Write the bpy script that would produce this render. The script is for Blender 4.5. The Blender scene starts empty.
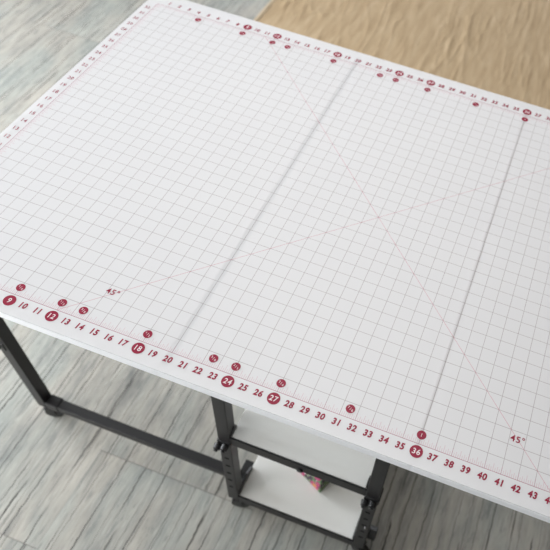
import bpy, bmesh, math, random
from mathutils import Vector, Matrix, noise
random.seed(4)
S = 0.0254            # everything is laid out in inches; origin = corner of the mat's grid, z=0 = mat surface
H = 35.5              # mat surface above the floor
C = bpy.context.scene.collection
sc = bpy.context.scene
sc.view_settings.view_transform = 'Standard'
sc.view_settings.look = 'None'
sc.view_settings.gamma = 1
sc.view_settings.exposure = 0.0

def P(x, y, z): return Vector((x*S, y*S, (z+H)*S))

# ------------------------------------------------------------------ materials
class NT:
    def __init__(s, name, rough=0.5, spec=0.5, metallic=0.0):
        s.m = bpy.data.materials.new(name); s.m.use_nodes = True
        s.t = s.m.node_tree; s.n = s.t.nodes; s.l = s.t.links
        s.b = s.n['Principled BSDF']
        s.b.inputs['Roughness'].default_value = rough
        s.b.inputs['Specular IOR Level'].default_value = spec
        s.b.inputs['Metallic'].default_value = metallic
    def _in(s, sock, v):
        if isinstance(v, (int, float)): sock.default_value = v
        elif isinstance(v, (tuple, list)): sock.default_value = v
        elif v is not None: s.l.new(v, sock)
    def math(s, op, a, b=None, c=None, clamp=False):
        n = s.n.new('ShaderNodeMath'); n.operation = op; n.use_clamp = clamp
        s._in(n.inputs[0], a)
        if b is not None: s._in(n.inputs[1], b)
        if c is not None: s._in(n.inputs[2], c)
        return n.outputs[0]
    def mix(s, f, a, b, mode='MIX'):
        n = s.n.new('ShaderNodeMix'); n.data_type = 'RGBA'; n.blend_type = mode
        s._in(n.inputs[0], f); s._in(n.inputs[6], a); s._in(n.inputs[7], b)
        return n.outputs[2]
    def coords(s, scale=1/S):
        tc = s.n.new('ShaderNodeTexCoord')
        mp = s.n.new('ShaderNodeVectorMath'); mp.operation = 'SCALE'
        s.l.new(tc.outputs['Object'], mp.inputs[0]); mp.inputs['Scale'].default_value = scale
        sp = s.n.new('ShaderNodeSeparateXYZ'); s.l.new(mp.outputs[0], sp.inputs[0])
        return sp.outputs[0], sp.outputs[1], sp.outputs[2], mp.outputs[0]
    def vec(s, x, y, z=0.0):
        n = s.n.new('ShaderNodeCombineXYZ'); s._in(n.inputs[0], x); s._in(n.inputs[1], y); s._in(n.inputs[2], z)
        return n.outputs[0]
    def noise(s, v, scale=1, detail=2, rough=0.5, dist=0):
        n = s.n.new('ShaderNodeTexNoise'); s.l.new(v, n.inputs['Vector'])
        n.inputs['Scale'].default_value = scale; n.inputs['Detail'].default_value = detail
        n.inputs['Roughness'].default_value = rough; n.inputs['Distortion'].default_value = dist
        return n.outputs['Fac']
    def ramp(s, f, stops):
        n = s.n.new('ShaderNodeValToRGB'); s._in(n.inputs[0], f)
        e = n.color_ramp.elements
        while len(e) < len(stops): e.new(0.5)
        for k, (p, c) in enumerate(stops):
            e[k].position = p; e[k].color = c if len(c) == 4 else (*c, 1)
        return n.outputs[0]
    def smooth(s, v, lo, hi):
        n = s.n.new('ShaderNodeMapRange'); n.interpolation_type = 'SMOOTHSTEP'
        s._in(n.inputs[0], v); n.inputs[1].default_value = lo; n.inputs[2].default_value = hi
        return n.outputs[0]
    def color(s, c): s._in(s.b.inputs['Base Color'], (*c, 1) if isinstance(c, tuple) and len(c) == 3 else c)
    def bump(s, h, strength, dist):
        n = s.n.new('ShaderNodeBump'); n.inputs['Strength'].default_value = strength
        n.inputs['Distance'].default_value = dist; s.l.new(h, n.inputs['Height'])
        s.l.new(n.outputs[0], s.b.inputs['Normal'])

def plain(name, c, rough=0.5, spec=0.5, metallic=0.0, var=0.06, nscale=0.6):
    t = NT(name, rough, spec, metallic)
    x, y, z, v = t.coords()
    f = t.noise(v, nscale, 3)
    t.color(t.mix(f, tuple(k*(1-var) for k in c)+(1,), tuple(min(1, k*(1+var)) for k in c)+(1,)))
    return t.m

M = {}
M['steel'] = plain('charcoal_steel', (0.014, 0.0135, 0.0145), 0.42, 0.40, 0.0)
M['black_plastic'] = plain('black_plastic', (0.012, 0.012, 0.013), 0.38, 0.5)
M['slot_shade'] = plain('slot_shade_black', (0.004, 0.004, 0.004), 0.8, 0.1)
M['chrome'] = plain('chrome_screw', (0.75, 0.75, 0.76), 0.25, 0.5, 1.0)
M['laminate'] = plain('white_laminate', (0.90, 0.90, 0.87), 0.34, 0.5, var=0.01)
M['tabletop'] = plain('white_tabletop', (0.82, 0.84, 0.87), 0.45, 0.4, var=0.01)
M['red_ink'] = plain('crimson_ink', (0.26, 0.008, 0.038), 0.5, 0.3, var=0.08)
M['white_ink'] = plain('white_ink', (0.74, 0.68, 0.70), 0.5, 0.3)
M['wall'] = plain('wall_paint', (0.50, 0.50, 0.49), 0.9, 0.2)
M['wall_dim'] = plain('wall_paint_taupe', (0.075, 0.05, 0.033), 0.9, 0.2)
M['ceiling'] = plain('ceiling_paint', (0.42, 0.41, 0.40), 0.9, 0.2)
M['hinge'] = plain('gap_shade_dark_grey', (0.16, 0.165, 0.17), 0.5, 0.4)  # darker strip colour, stands in for shade in the right gap
M['gap_shade_pale'] = plain('gap_shade_pale_grey', (0.46, 0.52, 0.56), 0.5, 0.4)  # paler strip colour, softer shade tone for the left gap
M['frame'] = plain('window_frame_white', (0.8, 0.8, 0.8), 0.5, 0.4)

def mat_sheet():
    t = NT('translucent_mat_plastic', 0.42, 0.35)
    x, y, z, v = t.coords()
    W, D = 57.0, 33.0
    def line(c, w):        # mask of integer lines
        a = t.math('ABSOLUTE', t.math('SUBTRACT', t.math('FRACT', t.math('ADD', c, 0.5)), 0.5))
        return t.math('LESS_THAN', a, w)
    def rng(c, a, b): return t.math('MULTIPLY', t.math('GREATER_THAN', c, a), t.math('LESS_THAN', c, b))
    inside = t.math('MULTIPLY', rng(x, -0.02, W+0.02), rng(y, -0.02, D+0.02))
    grid = t.math('MULTIPLY', t.math('MAXIMUM', line(x, 0.017), line(y, 0.017)), inside)
    d1 = t.math('LESS_THAN', t.math('ABSOLUTE', t.math('SUBTRACT', t.math('SUBTRACT', x, y), 12.0)), 0.026)
    d2 = t.math('LESS_THAN', t.math('ABSOLUTE', t.math('SUBTRACT', t.math('ADD', x, y), 44.0)), 0.026)
    diag = t.math('MULTIPLY', t.math('MAXIMUM', d1, d2), inside)
    def ticks(a, b):       # a along the edge, b distance from the edge inwards
        def one(n, w, L): return t.math('MULTIPLY', line(t.math('MULTIPLY', a, n), w*n), rng(b, -0.01, L))
        m = t.math('MAXIMUM', one(8, 0.016, 0.26), one(4, 0.016, 0.36))
        m = t.math('MAXIMUM', m, one(2, 0.016, 0.5))
        return t.math('MULTIPLY', m, inside)
    tk = t.math('MAXIMUM', ticks(x, y), ticks(x, t.math('SUBTRACT', D, y)))
    tk = t.math('MAXIMUM', tk, t.math('MAXIMUM', ticks(y, x), ticks(y, t.math('SUBTRACT', W, x))))
    edge = t.math('MAXIMUM', t.math('LESS_THAN', t.math('ABSOLUTE', y), 0.024), t.math('LESS_THAN', t.math('ABSOLUTE', t.math('SUBTRACT', y, D)), 0.024))
    edge = t.math('MAXIMUM', edge, t.math('LESS_THAN', t.math('ABSOLUTE', x), 0.024))
    edge = t.math('MULTIPLY', edge, inside)
    f = t.noise(v, 0.12, 3)
    base = t.mix(f, (0.775, 0.775, 0.795, 1), (0.80, 0.80, 0.815, 1))
    c = t.mix(t.math('MULTIPLY', inside, 0.12), base, (0.70, 0.68, 0.69, 1))
    c = t.mix(t.math('MULTIPLY', grid, 0.68), c, (0.26, 0.20, 0.20, 1))
    c = t.mix(t.math('MULTIPLY', tk, 0.42), c, (0.62, 0.13, 0.24, 1))
    c = t.mix(t.math('MULTIPLY', edge, 0.5), c, (0.45, 0.10, 0.18, 1))
    c = t.mix(t.math('MULTIPLY', diag, 0.62), c, (0.62, 0.13, 0.20, 1))
    t.color(c)
    tr = t.n.new('ShaderNodeBsdfTransparent'); mx = t.n.new('ShaderNodeMixShader')
    mx.inputs[0].default_value = TRANS
    t.l.new(t.b.outputs[0], mx.inputs[1]); t.l.new(tr.outputs[0], mx.inputs[2])
    t.l.new(mx.outputs[0], t.n['Material Output'].inputs['Surface'])
    return t.m
TRANS = 0.34
M['mat'] = mat_sheet()

def floor_mat():
    t = NT('weathered_grey_wood_vinyl', 0.55, 0.3)
    x, y, z, v = t.coords()
    col = t.math('FLOOR', t.math('DIVIDE', t.math('SUBTRACT', x, 4.5), 18.0))
    yj = t.math('SUBTRACT', y, t.math('ADD', 3.4, t.math('MULTIPLY', col, 11.0)))
    row = t.math('FLOOR', t.math('DIVIDE', yj, 48.0))
    fy = t.math('SUBTRACT', yj, t.math('MULTIPLY', row, 48.0))
    joint = t.math('MINIMUM', fy, t.math('SUBTRACT', 48.0, fy))
    jm = t.math('SUBTRACT', 1.0, t.smooth(joint, 0.02, 0.11))
    tid = t.math('ADD', t.math('MULTIPLY', col, 7.31), t.math('MULTIPLY', row, 3.17))
    # wobbling of the grain
    wob = t.noise(t.vec(t.math('MULTIPLY', x, 0.22), t.math('MULTIPLY', y, 0.09), tid), 1, 3)
    xw = t.math('ADD', x, t.math('MULTIPLY', t.math('SUBTRACT', wob, 0.5), 0.55))
    fine = t.noise(t.vec(t.math('MULTIPLY', x, 1.2), t.math('MULTIPLY', y, 1.1), tid), 1, 3)
    xw2 = t.math('ADD', xw, t.math('MULTIPLY', t.math('SUBTRACT', fine, 0.5), 0.32))
    def groove(sp, off, w0, w1, th0, th1):
        u = t.math('ADD', t.math('DIVIDE', xw2, sp), off)
        idx = t.math('FLOOR', u)
        a = t.math('ABSOLUTE', t.math('SUBTRACT', t.math('FRACT', u), 0.5))
        d = t.math('MULTIPLY', a, sp)
        g = t.math('SUBTRACT', 1.0, t.smooth(d, w0, w1))
        k = t.noise(t.vec(t.math('MULTIPLY', idx, 3.71), t.math('MULTIPLY', y, 0.085), tid), 1, 3)
        return t.math('MULTIPLY', g, t.smooth(k, th0, th1))
    g1 = groove(2.3, 0.15, 0.02, 0.085, 0.38, 0.52)
    g2 = groove(1.13, 0.37, 0.015, 0.065, 0.42, 0.55)
    g1 = t.math('MAXIMUM', g1, t.math('MULTIPLY', groove(3.7, 0.61, 0.03, 0.14, 0.52, 0.62), 1.0))
    st1 = t.noise(t.vec(t.math('MULTIPLY', xw, 0.6), t.math('MULTIPLY', y, 0.13), tid), 1, 6, 0.62)
    st2 = t.noise(t.vec(t.math('MULTIPLY', xw, 3.4), t.math('MULTIPLY', y, 0.35), tid), 1, 5, 0.65)
    st3 = t.noise(t.vec(t.math('MULTIPLY', xw, 1.6), t.math('MULTIPLY', y, 0.30), t.math('ADD', tid, 9.0)), 1, 6, 0.72)
    hue = t.noise(t.vec(t.math('MULTIPLY', x, 0.2), t.math('MULTIPLY', y, 0.07), t.math('ADD', tid, 4.0)), 1, 3)
    c = t.ramp(st1, [(0.28, (0.20, 0.20, 0.19)), (0.42, (0.325, 0.315, 0.285)), (0.56, (0.39, 0.37, 0.33)), (0.75, (0.48, 0.455, 0.405))])
    c = t.mix(t.math('MULTIPLY', t.smooth(hue, 0.4, 0.65), 0.40), c, (0.27, 0.325, 0.315, 1))
    c = t.mix(t.math('MULTIPLY', t.smooth(st2, 0.52, 0.70), 0.38), c, (0.19, 0.20, 0.19, 1))
    c = t.mix(t.math('MULTIPLY', t.smooth(st3, 0.55, 0.66), 0.50), c, (0.15, 0.165, 0.16, 1))
    c = t.mix(t.math('MULTIPLY', t.smooth(st2, 0.48, 0.32), 0.35), c, (0.56, 0.54, 0.50, 1))
    c = t.mix(t.math('MULTIPLY', g1, 0.92), c, (0.045, 0.042, 0.038, 1))
    c = t.mix(t.math('MULTIPLY', g2, 0.65), c, (0.10, 0.10, 0.09, 1))
    c = t.mix(t.math('MULTIPLY', jm, 0.50), c, (0.14, 0.13, 0.12, 1))
    t.color(c)
    h = t.math('SUBTRACT', t.math('MULTIPLY', st2, 0.4), t.math('ADD', t.math('MAXIMUM', g1, t.math('MULTIPLY', g2, 0.5)), jm))
    t.bump(h, 0.35, 0.0012)
    return t.m
M['floor'] = floor_mat()

def rug_mat():
    t = NT('tan_wool_rug', 0.95, 0.1)
    x, y, z, v = t.coords()
    n1 = t.noise(t.vec(t.math('MULTIPLY', x, 0.9), t.math('MULTIPLY', y, 0.12), 0.0), 1, 4, 0.6, 0.4)
    n2 = t.noise(v, 5, 3)
    c = t.ramp(n1, [(0.3, (0.42, 0.305, 0.185)), (0.5, (0.50, 0.375, 0.235)), (0.7, (0.57, 0.44, 0.29))])
    c = t.mix(t.math('MULTIPLY', n2, 0.25), c, (0.32, 0.24, 0.15, 1))
    t.color(c); t.bump(n2, 0.5, 0.003)
    return t.m
M['rug'] = rug_mat()
M['rug_hem'] = plain('rug_hem_pale', (0.50, 0.40, 0.28), 0.95, 0.1, var=0.12, nscale=3)

def floral():
    t = NT('floral_cotton', 0.85, 0.15)
    x, y, z, v = t.coords()
    def vor(scale, off):
        a = t.n.new('ShaderNodeVectorMath'); a.operation = 'ADD'; t.l.new(v, a.inputs[0]); a.inputs[1].default_value = off
        n = t.n.new('ShaderNodeTexVoronoi'); t.l.new(a.outputs[0], n.inputs['Vector']); n.inputs['Scale'].default_value = scale
        return n.outputs['Distance'], n.outputs['Color']
    d1, c1 = vor(0.75, (0.25, 0.1, 0.2)); d2, c2 = vor(2.2, (3.1, 1.2, 0.4)); d3, c3 = vor(3.0, (7, 2, 1))
    c = t.mix(t.smooth(t.noise(v, 1.3, 2), 0.45, 0.55), (0.16, 0.24, 0.13, 1), (0.10, 0.07, 0.10, 1))
    c = t.mix(t.math('LESS_THAN', d2, 0.30), c, (0.30, 0.42, 0.20, 1))
    c = t.mix(t.math('LESS_THAN', d3, 0.22), c, (0.75, 0.72, 0.68, 1))
    c = t.mix(t.math('LESS_THAN', d1, 0.42), c, (0.50, 0.09, 0.20, 1))
    c = t.mix(t.math('LESS_THAN', d1, 0.20), c, (0.62, 0.34, 0.12, 1))
    t.color(c)
    return t.m
M['floral'] = floral()

# ------------------------------------------------------------------ mesh helpers
def box(bm, x0, x1, y0, y1, z0, z1, mi=0):
    vs = [bm.verts.new((x*S, y*S, z*S)) for z in (z0, z1) for x, y in ((x0, y0), (x1, y0), (x1, y1), (x0, y1))]
    for f in ((3, 2, 1, 0), (4, 5, 6, 7), (0, 1, 5, 4), (1, 2, 6, 5), (2, 3, 7, 6), (3, 0, 4, 7)):
        bm.faces.new([vs[i] for i in f]).material_index = mi
    return vs

def cyl(bm, c, axis, r, h, n=28, r2=None):
    q = Vector((0, 0, 1)).rotation_difference(Vector(axis).normalized()).to_matrix().to_4x4()
    m = Matrix.Translation(Vector(c)*S) @ q
    bmesh.ops.create_cone(bm, cap_ends=True, segments=n, radius1=r*S, radius2=(r if r2 is None else r2)*S, depth=h*S, matrix=m)

def prism(bm, pts, x0, x1):    # closed outline in (y, z), extruded along x
    a = [bm.verts.new((x0*S, y*S, z*S)) for y, z in pts]; b = [bm.verts.new((x1*S, y*S, z*S)) for y, z in pts]
    n = len(pts)
    bm.faces.new(a[::-1]); bm.faces.new(b)
    for i in range(n): bm.faces.new((a[i], a[(i+1) % n], b[(i+1) % n], b[i]))

def obj(name, bm, m, parent=None, origin=(0, 0, 0), bevel=0.0, smooth=False, seg=2):
    """mesh given in inches*S relative to the layout origin; origin moved to `origin` (layout inches)"""
    bmesh.ops.recalc_face_normals(bm, faces=bm.faces)
    me = bpy.data.meshes.new(name); 
    bmesh.ops.translate(bm, verts=bm.verts, vec=-Vector(origin)*S)
    bm.to_mesh(me); bm.free()
    for k in (m if isinstance(m, (list, tuple)) else [m]): me.materials.append(k)
    o = bpy.data.objects.new(name, me); C.objects.link(o)
    wp = P(*origin)
    if parent is not None:
        o.parent = parent; o.location = wp - world_loc(parent)
    else: o.location = wp
    if smooth:
        for p in me.polygons: p.use_smooth = True
    if bevel:
        b = o.modifiers.new('bevel', 'BEVEL'); b.width = bevel*S; b.segments = seg; b.limit_method = 'ANGLE'
        b.angle_limit = math.radians(40)
        w = o.modifiers.new('wn', 'WEIGHTED_NORMAL'); w.keep_sharp = True
        for p in me.polygons: p.use_smooth = True
    return o
def world_loc(o):
    v = Vector(o.location)
    while o.parent: o = o.parent; v += Vector(o.location)
    return v
def tag(o, label=None, cat=None, kind=None, group=None):
    if label: o['label'] = label
    if cat: o['category'] = cat
    if kind: o['kind'] = kind
    if group: o['group'] = group
    return o
def thing(name, label, cat, loc):
    o = bpy.data.objects.new(name, None); C.objects.link(o); o.location = P(*loc); o.empty_display_size = 0.05
    return tag(o, label, cat)

# ------------------------------------------------------------------ room shell
FZ = -H
RX0, RX1, RY0, RY1, RZ = -100, 90, -42, 200, 62
def nb(): return bmesh.new()
b = nb(); box(b, RX0, RX1, RY0, RY1, FZ-1, FZ); tag(obj('floor', b, M['floor'], origin=(0, 0, FZ)), kind='structure')
b = nb(); box(b, RX0, RX1, RY0, RY1, RZ, RZ+2); tag(obj('ceiling', b, M['ceiling'], origin=(0, 0, RZ)), kind='structure')
b = nb(); box(b, RX1, RX1+4, RY0, RY1, FZ, RZ); tag(obj('wall_right', b, M['wall_dim']), kind='structure')
# left wall with a wide window, back wall with a wide window
def wall_with_window(name, axis, pos, a0, a1, w0, w1, z0, z1, t=4):
    b = nb()
    def bx(a, c, u, v):
        if axis == 'x': box(b, pos-4, pos, a, c, u, v)
        else: box(b, a, c, min(pos, pos+t), max(pos, pos+t), u, v)
    bx(a0, w0, FZ, RZ); bx(w1, a1, FZ, RZ); bx(w0, w1, FZ, z0); bx(w0, w1, z1, RZ)
    tag(obj(name, b, M['wall']), kind='structure')
WL = (-38, 60, -34, 54)
WB = (-80, 60, -34, 54)
WF = (-95, -12, -34, 10)
wall_with_window('wall_left', 'x', RX0, RY0, RY1, *WL)
wall_with_window('wall_back', 'y', RY1, RX0, RX1, *WB)
wall_with_window('wall_front', 'y', RY0, RX0, RX1, *WF, t=-4)
def window(name, axis, pos, w0, w1, z0, z1, n, s=1):
    b = nb()
    def bx(a, c, u, v):
        if axis == 'x': box(b, pos-3, pos-1, a, c, u, v)
        else: box(b, a, c, min(pos+s, pos+3*s), max(pos+s, pos+3*s), u, v)
    t = 1.6
    bx(w0, w1, z0, z0+t); bx(w0, w1, z1-t, z1)
    for k in range(n+1):
        a = w0 + (w1-w0-t)*k/n
        bx(a, a+t, z0+t, z1-t)
    tag(obj(name, b, M['frame'], bevel=0.1), kind='structure')
window('window_1', 'x', RX0, *WL, 4)
window('window_2', 'y', RY1, *WB, 3)
window('window_3_fill', 'y', RY0, *WF, 3, -1)  # added unseen window, placed to light the shelves from the front left

def area(name, loc, rot, sx, sy, power, col):
    L = bpy.data.lights.new(name, 'AREA'); L.shape = 'RECTANGLE'; L.size = sx*S; L.size_y = sy*S
    L.energy = power; L.color = col
    o = bpy.data.objects.new(name, L); C.objects.link(o); o.location = P(*loc); o.rotation_euler = rot
    return o
R90 = math.pi/2
PWR = (185, 85, 48)
area('window_daylight', (RX0-6, (WL[0]+WL[1])/2, (WL[2]+WL[3])/2), (0, -R90, 0), WL[3]-WL[2], WL[1]-WL[0], PWR[0], (0.93, 0.97, 1.0))
area('window_daylight', ((WB[0]+WB[1])/2, RY1+6, (WB[2]+WB[3])/2), (-R90, 0, 0), WB[1]-WB[0], WB[3]-WB[2], PWR[1], (0.95, 0.97, 1.0))
area('window_daylight', ((WF[0]+WF[1])/2, RY0-6, (WF[2]+WF[3])/2), (R90, 0, 0), WF[1]-WF[0], WF[3]-WF[2], PWR[2], (1.0, 0.97, 0.93))  # fill light behind the added front window
lamp = thing('fill_lamp', 'unseen fill lamp, flat square white, added high above the cutting table', 'lamp', (25, 25, RZ))  # added out of view to brighten the mat and table
b = nb(); box(b, 5, 45, 5, 45, RZ-2.5, RZ); obj('fill_lamp_housing', b, M['frame'], lamp, (25, 25, RZ), 0.3)
area('fill_lamp_light', (25, 25, RZ-2.8), (0, 0, 0), 38, 38, 14, (1.0, 0.97, 0.93))

w = bpy.data.worlds.new('World'); sc.world = w; w.use_nodes = True
w.node_tree.nodes['Background'].inputs[0].default_value = (0.80, 0.88, 1.0, 1)
w.node_tree.nodes['Background'].inputs[1].default_value = 1.0

# ------------------------------------------------------------------ cutting table
TZ = -0.07                       # top of the table, under the mat
TT = 0.62                        # board thickness
TY0, TY1 = -1.48, 34.85
tab = thing('cutting_table', 'white folding cutting table on charcoal steel frame with two open shelves', 'table', (27.5, 16, FZ))
def slab(name, x0, x1):
    b = nb(); box(b, x0, x1, TY0, TY1, TZ-TT, TZ)
    return obj(name, b, M['tabletop'], tab, ((x0+x1)/2, 16, TZ-TT), 0.07)
slab('leaf', -1.15, 19.76); slab('tabletop', 20.16, 35.91); slab('leaf', 36.07, 58.2)
for sx, w, hm in ((19.96, 0.23, 'gap_shade_pale'), (35.99, 0.12, 'hinge')):     # added grey strips, their colour stands in for shade in the board gaps
    b = nb(); box(b, sx-w, sx+w, TY0+0.6, TY1-0.6, TZ-0.22, TZ-0.09)
    obj('gap_shade_strip', b, M[hm], tab, (sx, 16, TZ-0.2))
    for ya, yb in ((TY0+0.02, TY0+0.6), (TY1-0.6, TY1-0.02)):
        b = nb(); box(b, sx-w, sx+w, ya, yb, TZ-TT+0.02, TZ-0.03); obj('edge_cap', b, M['tabletop'], tab, (sx, ya, TZ-TT))
# hinges under the seams
for sx in (19.91, 36.02):
    for y in (3.4, 30):
        b = nb(); box(b, sx-1.4, sx+1.4, y-0.9, y+0.9, TZ-TT-0.09, TZ-TT+0.0); cyl(b, (sx, y, TZ-TT-0.12), (0, 1, 0), 0.16, 1.8, 14)
        obj('hinge', b, M['chrome'], tab, (sx, y, TZ-TT-0.1))
PX = (20.0, 33.55); PW = 1.15
PY = (3.0, 29.5)
PB = -33.1                        # lower end of the posts
US, LS = -18.0, -32.0             # shelf tops
COL = -19.1
def post(px, py, front):
    b = nb(); box(b, px, px+PW, py, py+PW, PB, TZ-TT)
    o = obj('post', b, M['steel'], tab, (px+PW/2, py+PW/2, PB), 0.09)
    # clamp collar with two knobs on the front
    b = nb(); box(b, px-0.12, px+PW+0.12, py-0.12, py+PW+0.12, COL-0.95, COL+0.15)
    s = -1 if front else 1
    yf = py-0.12 if front else py+PW+0.12
    obj('clamp_collar', b, M['black_plastic'], o, (px+PW/2, py, COL), 0.15)
    for dx, dz in ((0.12, -0.25), (0.80, 0.0)):
        b = nb(); cyl(b, (px+dx, yf+s*0.30, COL-0.2+dz), (0, s, 0), 0.37, 0.5, 10, 0.30); cyl(b, (px+dx, yf+s*0.66, COL-0.2+dz), (0, s, 0), 0.2, 0.14, 12)
        obj('knob', b, M['black_plastic'], o, (px+dx, yf, COL-0.2+dz), 0.06)
    if front:
        for k in range(5):
            z = -22.6 - k*1.75
            b = nb(); box(b, px+0.36, px+0.79, py-0.010, py+0.02, z-0.16, z+0.16)
            obj('adjustment_slot', b, M['slot_shade'], o, (px+0.57, py, z), 0.05)  # thin black box, its colour stands in for shade inside the slot
    return o
posts = [post(px, py, py < 10) for px in PX for py in PY]
# bright screw head on the right front post
b = nb(); cyl(b, (PX[1]+0.78, PY[0]-0.04, -26.6), (0, 1, 0), 0.13, 0.1, 14); obj('screw', b, M['chrome'], posts[2], (PX[1]+0.78, PY[0], -26.6))

SX0, SX1 = PX[0]+PW, PX[1]
for zt, nm in ((US, 'shelf'), (LS, 'shelf')):
    b = nb(); box(b, SX0, SX1-0.12, 3.25, 30.6, zt-0.5, zt); obj(nm, b, M['laminate'], tab, (27.5, 16, zt), 0.05)
    b = nb(); box(b, SX0, SX1, 3.05, 3.24, zt-1.25, zt+0.03); box(b, SX0, SX1, 3.24, 4.1, zt-1.25, zt-1.13)
    obj('shelf_rail', b, M['steel'], tab, (27.5, 3.1, zt-0.6), 0.03)
    b = nb(); box(b, SX0, SX1, 30.62, 30.82, zt-1.25, zt+0.03)
    obj('shelf_rail', b, M['steel'], tab, (27.5, 30.7, zt-0.6), 0.03)
    for x in (SX0+0.15, SX1-0.75):
        b = nb(); box(b, x, x+0.45, 3.0+PW, PY[1], zt-1.2, zt-0.52)
        obj('side_rail', b, M['steel'], tab, (x, 16, zt-0.8), 0.05)
# black corner brackets
for zt, hgt, ln in ((US, 0.8, 1.0), (LS, 1.2, 3.0)):
    for x in (SX0-0.06, SX1-0.10):
        b = nb(); prism(b, [(3.3, zt-0.4), (3.3+PW*0.9, zt-0.4), (3.3+ln, zt-0.4), (3.3+ln, zt+hgt*0.35), (3.3+ln*0.6, zt+hgt), (3.3, zt+hgt*0.6)], x-0.1, x+0.16)
        obj('corner_bracket', b, M['black_plastic'], tab, (x, 4, zt), 0.05)
for px in PX:
    for sgn in (0, 1):
        b = nb(); y0, y1 = (PY[0]+PW-0.05, PY[0]+PW+2.9) if sgn == 0 else (PY[1]-2.9, PY[1]+0.05)
        prism(b, [(y0, LS-1.3), (y1, LS-1.1), (y1, LS-0.25), (y0, LS+0.1)], px+0.1, px+PW-0.08)
        obj('corner_block', b, M['black_plastic'], tab, (px+0.5, y0, LS-1), 0.08)
b = nb(); prism(b, [(4.0, -32.6), (5.3, -32.6), (5.3, -32.0), (4.7, -31.5), (4.0, -31.9)], PX[1]+PW-0.05, PX[1]+PW+0.8)
obj('hinge_lug', b, M['black_plastic'], tab, (PX[1]+PW, 4.5, -31.5), 0.1)
# shelf locking screws (dark pads seen on the upper rail)
b = nb(); cyl(b, (27.6, 3.0, US-0.95), (0, 1, 0), 0.28, 0.2, 14); obj('rail_plug', b, M['black_plastic'], tab, (27.6, 3.0, US-0.9), 0.03)

# gate leg holding the left leaf
GX, GY = -3.35, 4.75
b = nb()
vs = box(b, GX, GX+1.2, GY, GY+1.2, -33.3, -1.9)            # outer upright, leaning slightly outwards
for q in vs[4:]: q.co.x -= 1.5*S
obj('gate_upright', b, M['steel'], tab, (GX+0.6, GY+0.6, -33), 0.08)
b = nb(); prism(b, [(GY+0.05, -33.1), (GY+1.10, -33.1), (GY+1.10, -32.05), (GY+0.05, -32.05)], GX+1.2, 19.3)
obj('gate_bottom_bar', b, M['steel'], tab, (8, GY+0.5, -32.6), 0.08)
b = nb(); box(b, GX+1.2, GX+2.6, GY-0.05, GY+1.2, -33.2, -31.95); obj('bar_joint', b, M['steel'], tab, (GX+1.5, GY+0.5, -32.5), 0.1)
b = nb(); box(b, 19.0, 19.95, GY+0.0, GY+1.15, -33.2, -1.9); obj('gate_inner_upright', b, M['steel'], tab, (19.4, GY+0.5, -33), 0.08)
b = nb(); box(b, GX+1.2, 19.0, GY+0.05, GY+1.1, -1.95, -0.72); obj('gate_top_bar', b, M['steel'], tab, (8, GY+0.5, -1.3), 0.06)
b = nb(); box(b, GX-0.95, GX+0.30, GY-0.12, GY+1.25, -21.9, -20.6); cyl(b, (GX-0.6, GY-0.4, -21.4), (0, -1, 0), 0.42, 0.7, 10)
obj('clamp_collar', b, M['black_plastic'], tab, (GX+0.0, GY+0.6, -21), 0.12)
# gate leg holding the right leaf, swung from the rear posts
b = nb(); box(b, 58.0, 59.2, 28, 29.2, -33.3, -1.9); o = b
obj('gate_upright', b, M['steel'], tab, (58.5, 28.6, -33), 0.08)
b = nb(); box(b, 34.7, 58.0, 28.05, 29.1, -33.1, -32.05); obj('gate_bottom_bar', b, M['steel'], tab, (46, 28.5, -32.6), 0.08)
b = nb(); box(b, 34.7, 58.0, 28.05, 29.1, -1.95, -0.72); obj('gate_top_bar', b, M['steel'], tab, (46, 28.5, -1.3), 0.06)

def caster(cx, cy, zt, ang=0.0):
    r = 0.95
    off = 0.35
    b = nb()
    cyl(b, (0, 0, zt-0.10), (0, 0, 1), 0.55, 0.2, 20)
    for s in (-0.50, 0.50):
        prism(b, [(-0.45, zt-0.15), (0.55, zt-0.15), (off+0.3, FZ+r-0.25), (off-0.3, FZ+r-0.25)], s-0.06, s+0.06)
    box(b, -0.56, 0.56, -0.45, 0.6, zt-0.28, zt-0.15)
    fork = obj('caster', b, M['black_plastic'], tab, (0, 0, FZ), 0.04)
    b = nb()
    for s in (-0.22, 0.22): cyl(b, (s, off, FZ+r), (1, 0, 0), r, 0.38, 30)
    wh = obj('wheel', b, M['black_plastic'], fork, (0, off, FZ+r), 0.08)
    b = nb(); box(b, -0.42, 0.42, off+0.75, off+1.5, FZ+r+0.25, FZ+r+0.42); box(b, -0.3, 0.3, off+0.2, off+0.8, FZ+r+0.3, FZ+r+0.55)
    lv = obj('brake_lever', b, M['black_plastic'], fork, (0, off, FZ+r), 0.05)
    fork.location = P(cx, cy, FZ) - world_loc(tab)
    fork.rotation_euler.z = ang
    return fork
caster(PX[0]+0.75, PY[0]+0.5, PB, math.radians(-75))
caster(PX[1]+0.55, PY[0]+0.6, PB, math.radians(-110))
caster(PX[0]+0.55, PY[1]+0.5, PB, 2.2); caster(PX[1]+0.55, PY[1]+0.5, PB, -2.0)
caster(GX+0.95, GY+0.45, -33.3, math.radians(-70))
caster(58.6, 28.6, -33.3, 0.4)

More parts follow.
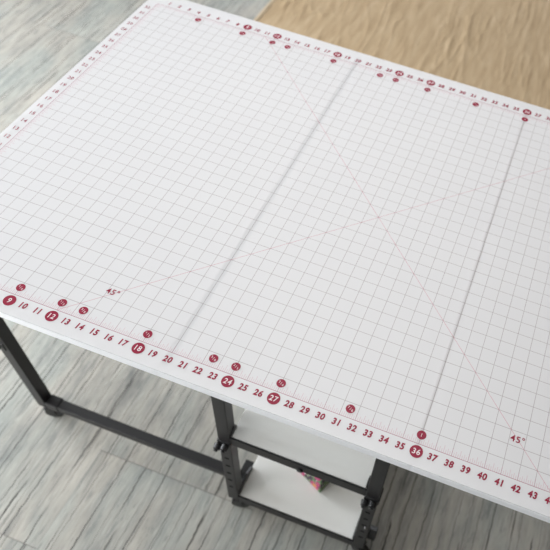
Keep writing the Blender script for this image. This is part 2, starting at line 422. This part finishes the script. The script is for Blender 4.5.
# ------------------------------------------------------------------ cutting mat
MX0, MX1, MY0, MY1 = -1.1, 58.1, -1.42, 34.8
def rounded_rect(bm, x0, x1, y0, y1, r, z0, z1, n=8):
    pts = []
    for cx, cy, a0 in ((x1-r, y0+r, -90), (x1-r, y1-r, 0), (x0+r, y1-r, 90), (x0+r, y0+r, 180)):
        for k in range(n+1):
            a = math.radians(a0+90*k/n); pts.append((cx+r*math.cos(a), cy+r*math.sin(a)))
    a = [bm.verts.new((x*S, y*S, z0*S)) for x, y in pts]; c = [bm.verts.new((x*S, y*S, z1*S)) for x, y in pts]
    bm.faces.new(c)
    for i in range(len(pts)): j = (i+1) % len(pts); bm.faces.new((a[i], a[j], c[j], c[i]))
bm_ = nb(); rounded_rect(bm_, MX0, MX1, MY0, MY1, 0.5, TZ+0.004, 0.0)

def text_bm(bm, s, cx, cy, size, bold, z, rot=0.0, mi=0, squash=1.0, shear=0.0):
    cu = bpy.data.curves.new('t', 'FONT'); cu.body = s; cu.size = size; cu.align_x = 'CENTER'; cu.align_y = 'CENTER'
    cu.offset = bold; cu.shear = shear; cu.resolution_u = 3; cu.space_character = 1.12
    o = bpy.data.objects.new('t', cu); C.objects.link(o)
    dg = bpy.context.evaluated_depsgraph_get(); dg.update()
    me = bpy.data.meshes.new_from_object(o.evaluated_get(dg))
    ys = [v.co.y for v in me.vertices]; xs = [v.co.x for v in me.vertices]
    my = (max(ys)+min(ys))/2; mx = (max(xs)+min(xs))/2
    ca, sa = math.cos(rot), math.sin(rot)
    vm = []
    for v in me.vertices:
        x, y = (v.co.x-mx)*squash, v.co.y-my
        vm.append(bm.verts.new(((cx+ca*x-sa*y)*S, (cy+sa*x+ca*y)*S, z*S)))
    for p in me.polygons:
        try: bm.faces.new([vm[i] for i in p.vertices]).material_index = mi
        except ValueError: pass
    bpy.data.objects.remove(o); bpy.data.curves.remove(cu); bpy.data.meshes.remove(me)
def disc(bm, cx, cy, r, z, mi=0, n=36):
    bm.faces.new([bm.verts.new(((cx+r*math.cos(6.28318*k/n))*S, (cy+r*math.sin(6.28318*k/n))*S, z*S)) for k in range(n)]).material_index = mi

Z1, Z2 = 0.004, 0.008
BIG = {9, 12, 18, 24, 27, 36, 45, 54}
for side in (0, 1):
    yb = -0.50 if side == 0 else 33.52
    for k in range(1, 57):
        if side == 0 and k < 1: continue
        if k in BIG:
            disc(bm_, k, yb, 0.40, Z1, 1); text_bm(bm_, str(k), k, yb, 0.50, 0.006, Z2, mi=2, shear=0.08, squash=0.95)
        else:
            text_bm(bm_, str(k), k, yb, 0.57, 0.024, Z1, mi=1, shear=0.12, squash=0.90)
    yf = 0.60 if side == 0 else 32.42
    for xf, s in ((4.5, '1/8'), (9, '1/4'), (12, '1/3'), (13.5, '3/8'), (18, '1/2'), (22.5, '5/8'), (24, '2/3'), (27, '3/4'), (31.5, '7/8'), (36, '1')):
        disc(bm_, xf, yf, 0.29, Z1, 1)
        if '/' in s:
            a, c = s.split('/')
            text_bm(bm_, a, xf-0.13, yf+0.08, 0.22, 0.0, Z2, mi=2); text_bm(bm_, '/', xf, yf, 0.28, 0.0, Z2, mi=2)
            text_bm(bm_, c, xf+0.13, yf-0.08, 0.22, 0.0, Z2, mi=2)
        else: text_bm(bm_, s, xf, yf, 0.32, 0.0, Z2, mi=2)
for k in range(1, 33):
    text_bm(bm_, str(k), -0.48, k, 0.50, 0.008, Z1, mi=1)
    text_bm(bm_, str(k), 57.5, k, 0.50, 0.008, Z1, mi=1)
text_bm(bm_, '45°', 14.35, 2.55, 0.60, 0.010, Z1, mi=1)
text_bm(bm_, '45°', 41.5, 2.50, 0.60, 0.010, Z1, mi=1)
for f in list(bm_.faces):
    f.normal_update()
    if f.material_index and f.normal.z < 0: f.normal_flip()
me = bpy.data.meshes.new('cutting_mat'); bm_.to_mesh(me); bm_.free()
for k in (M['mat'], M['red_ink'], M['white_ink']): me.materials.append(k)
mt = bpy.data.objects.new('cutting_mat', me); C.objects.link(mt); mt.location = P(0, 0, 0)
tag(mt, 'translucent white gridded cutting mat with crimson inch numbers lying on the white table', 'cutting mat')

# ------------------------------------------------------------------ folded fabric on the lower shelf
fb = nb()
u = Vector((-0.906, 0.423)); v2 = Vector((0.342, 0.94)); c0 = Vector((28.72, 6.32))
z = LS
for k in range(5):
    hh = 0.5; ins = 0.05*(k % 2) + 0.02*k
    L, D = 8.2, 5.6
    vs = []
    for zz in (z+0.01, z+hh):
        for a, c in ((ins, ins), (L-ins, ins), (L-ins, D-ins), (ins, D-ins)):
            p = c0 + u*a + v2*c; vs.append(fb.verts.new((p.x*S, p.y*S, zz*S)))
    for f in ((3, 2, 1, 0), (4, 5, 6, 7), (0, 1, 5, 4), (1, 2, 6, 5), (2, 3, 7, 6), (3, 0, 4, 7)):
        fb.faces.new([vs[i] for i in f])
    z += hh
tag(obj('folded_fabric', fb, M['floral'], None, (26, 10, LS), 0.16, seg=3), 'folded pink and green floral fabric on the lower white shelf', 'fabric')

# ------------------------------------------------------------------ rug
rx0, rx1, ry0, ry1 = -14.9, 88.0, 46.0, 120.0
rb = nb()
nx, ny = 250, 190
def rug_h(x, y):
    w = noise.noise((x*0.10, y*0.04, 3.0))*1.2 + noise.noise((x*0.3, y*0.10, 8.0))*0.35
    q = x + w + y*0.09
    a = noise.noise((q*0.62, y*0.075, 0.0)); c = noise.noise((q*1.15, y*0.12, 5.0))
    r1 = max(0.0, 1-abs(a)*9); r2 = max(0.0, 1-abs(c)*6)
    k = max(0.0, 0.35+0.9*noise.noise((x*0.12, y*0.08, 11.0))); k2 = max(0.0, 0.3+0.9*noise.noise((x*0.2, y*0.1, 21.0)))
    return 0.55 + 0.24*r1*k + 0.16*r2*k2 + 0.03*noise.noise((x*1.5, y*0.5, 2.0))
nx, ny = 460, 170
grid = [[rb.verts.new(((rx0+(rx1-rx0)*i/nx)*S, (ry0+(ry1-ry0)*j/ny)*S, (FZ+rug_h(rx0+(rx1-rx0)*i/nx, ry0+(ry1-ry0)*j/ny))*S)) for j in range(ny+1)] for i in range(nx+1)]
for i in range(nx):
    for j in range(ny): rb.faces.new((grid[i][j], grid[i+1][j], grid[i+1][j+1], grid[i][j+1])).smooth = True
loop = [grid[i][0] for i in range(nx+1)] + [grid[nx][j] for j in range(1, ny+1)] + [grid[i][ny] for i in range(nx-1, -1, -1)] + [grid[0][j] for j in range(ny-1, 0, -1)]
low = [rb.verts.new((q.co.x, q.co.y, (FZ+0.005)*S)) for q in loop]
for i in range(len(loop)): j = (i+1) % len(loop); rb.faces.new((low[i], low[j], loop[j], loop[i]))
rb.faces.new(low[::-1])
rug = thing('rug', 'large tan ribbed rug on the grey floor beyond the table', 'rug', (30, 80, FZ))
obj('rug_pile', rb, M['rug'], rug, (30, 80, FZ))
b = nb()
box(b, rx0-0.9, rx0, ry0, ry1, FZ+0.005, FZ+0.75); box(b, rx0-0.9, rx1, ry1, ry1+0.9, FZ+0.005, FZ+0.75)
obj('rug_hem', b, M['rug_hem'], rug, (rx0, 80, FZ), 0.3, seg=3)

# ------------------------------------------------------------------ camera
cam = bpy.data.cameras.new('camera'); co = bpy.data.objects.new('camera', cam); C.objects.link(co)
co.location = P(35.2048, -17.7588, 37.0496)
co.rotation_euler = (0.6586, -0.1103, 0.3316)
cam.sensor_fit = 'HORIZONTAL'; cam.sensor_width = 24.0
cam.lens = 678.9934/550*24.0
cam.shift_x = -102.53/550; cam.shift_y = 0.0
cam.clip_start = 0.02; cam.clip_end = 50
cam.dof.use_dof = True
cam.dof.focus_distance = 42*S
cam.dof.aperture_fstop = 3.5
sc.camera = co
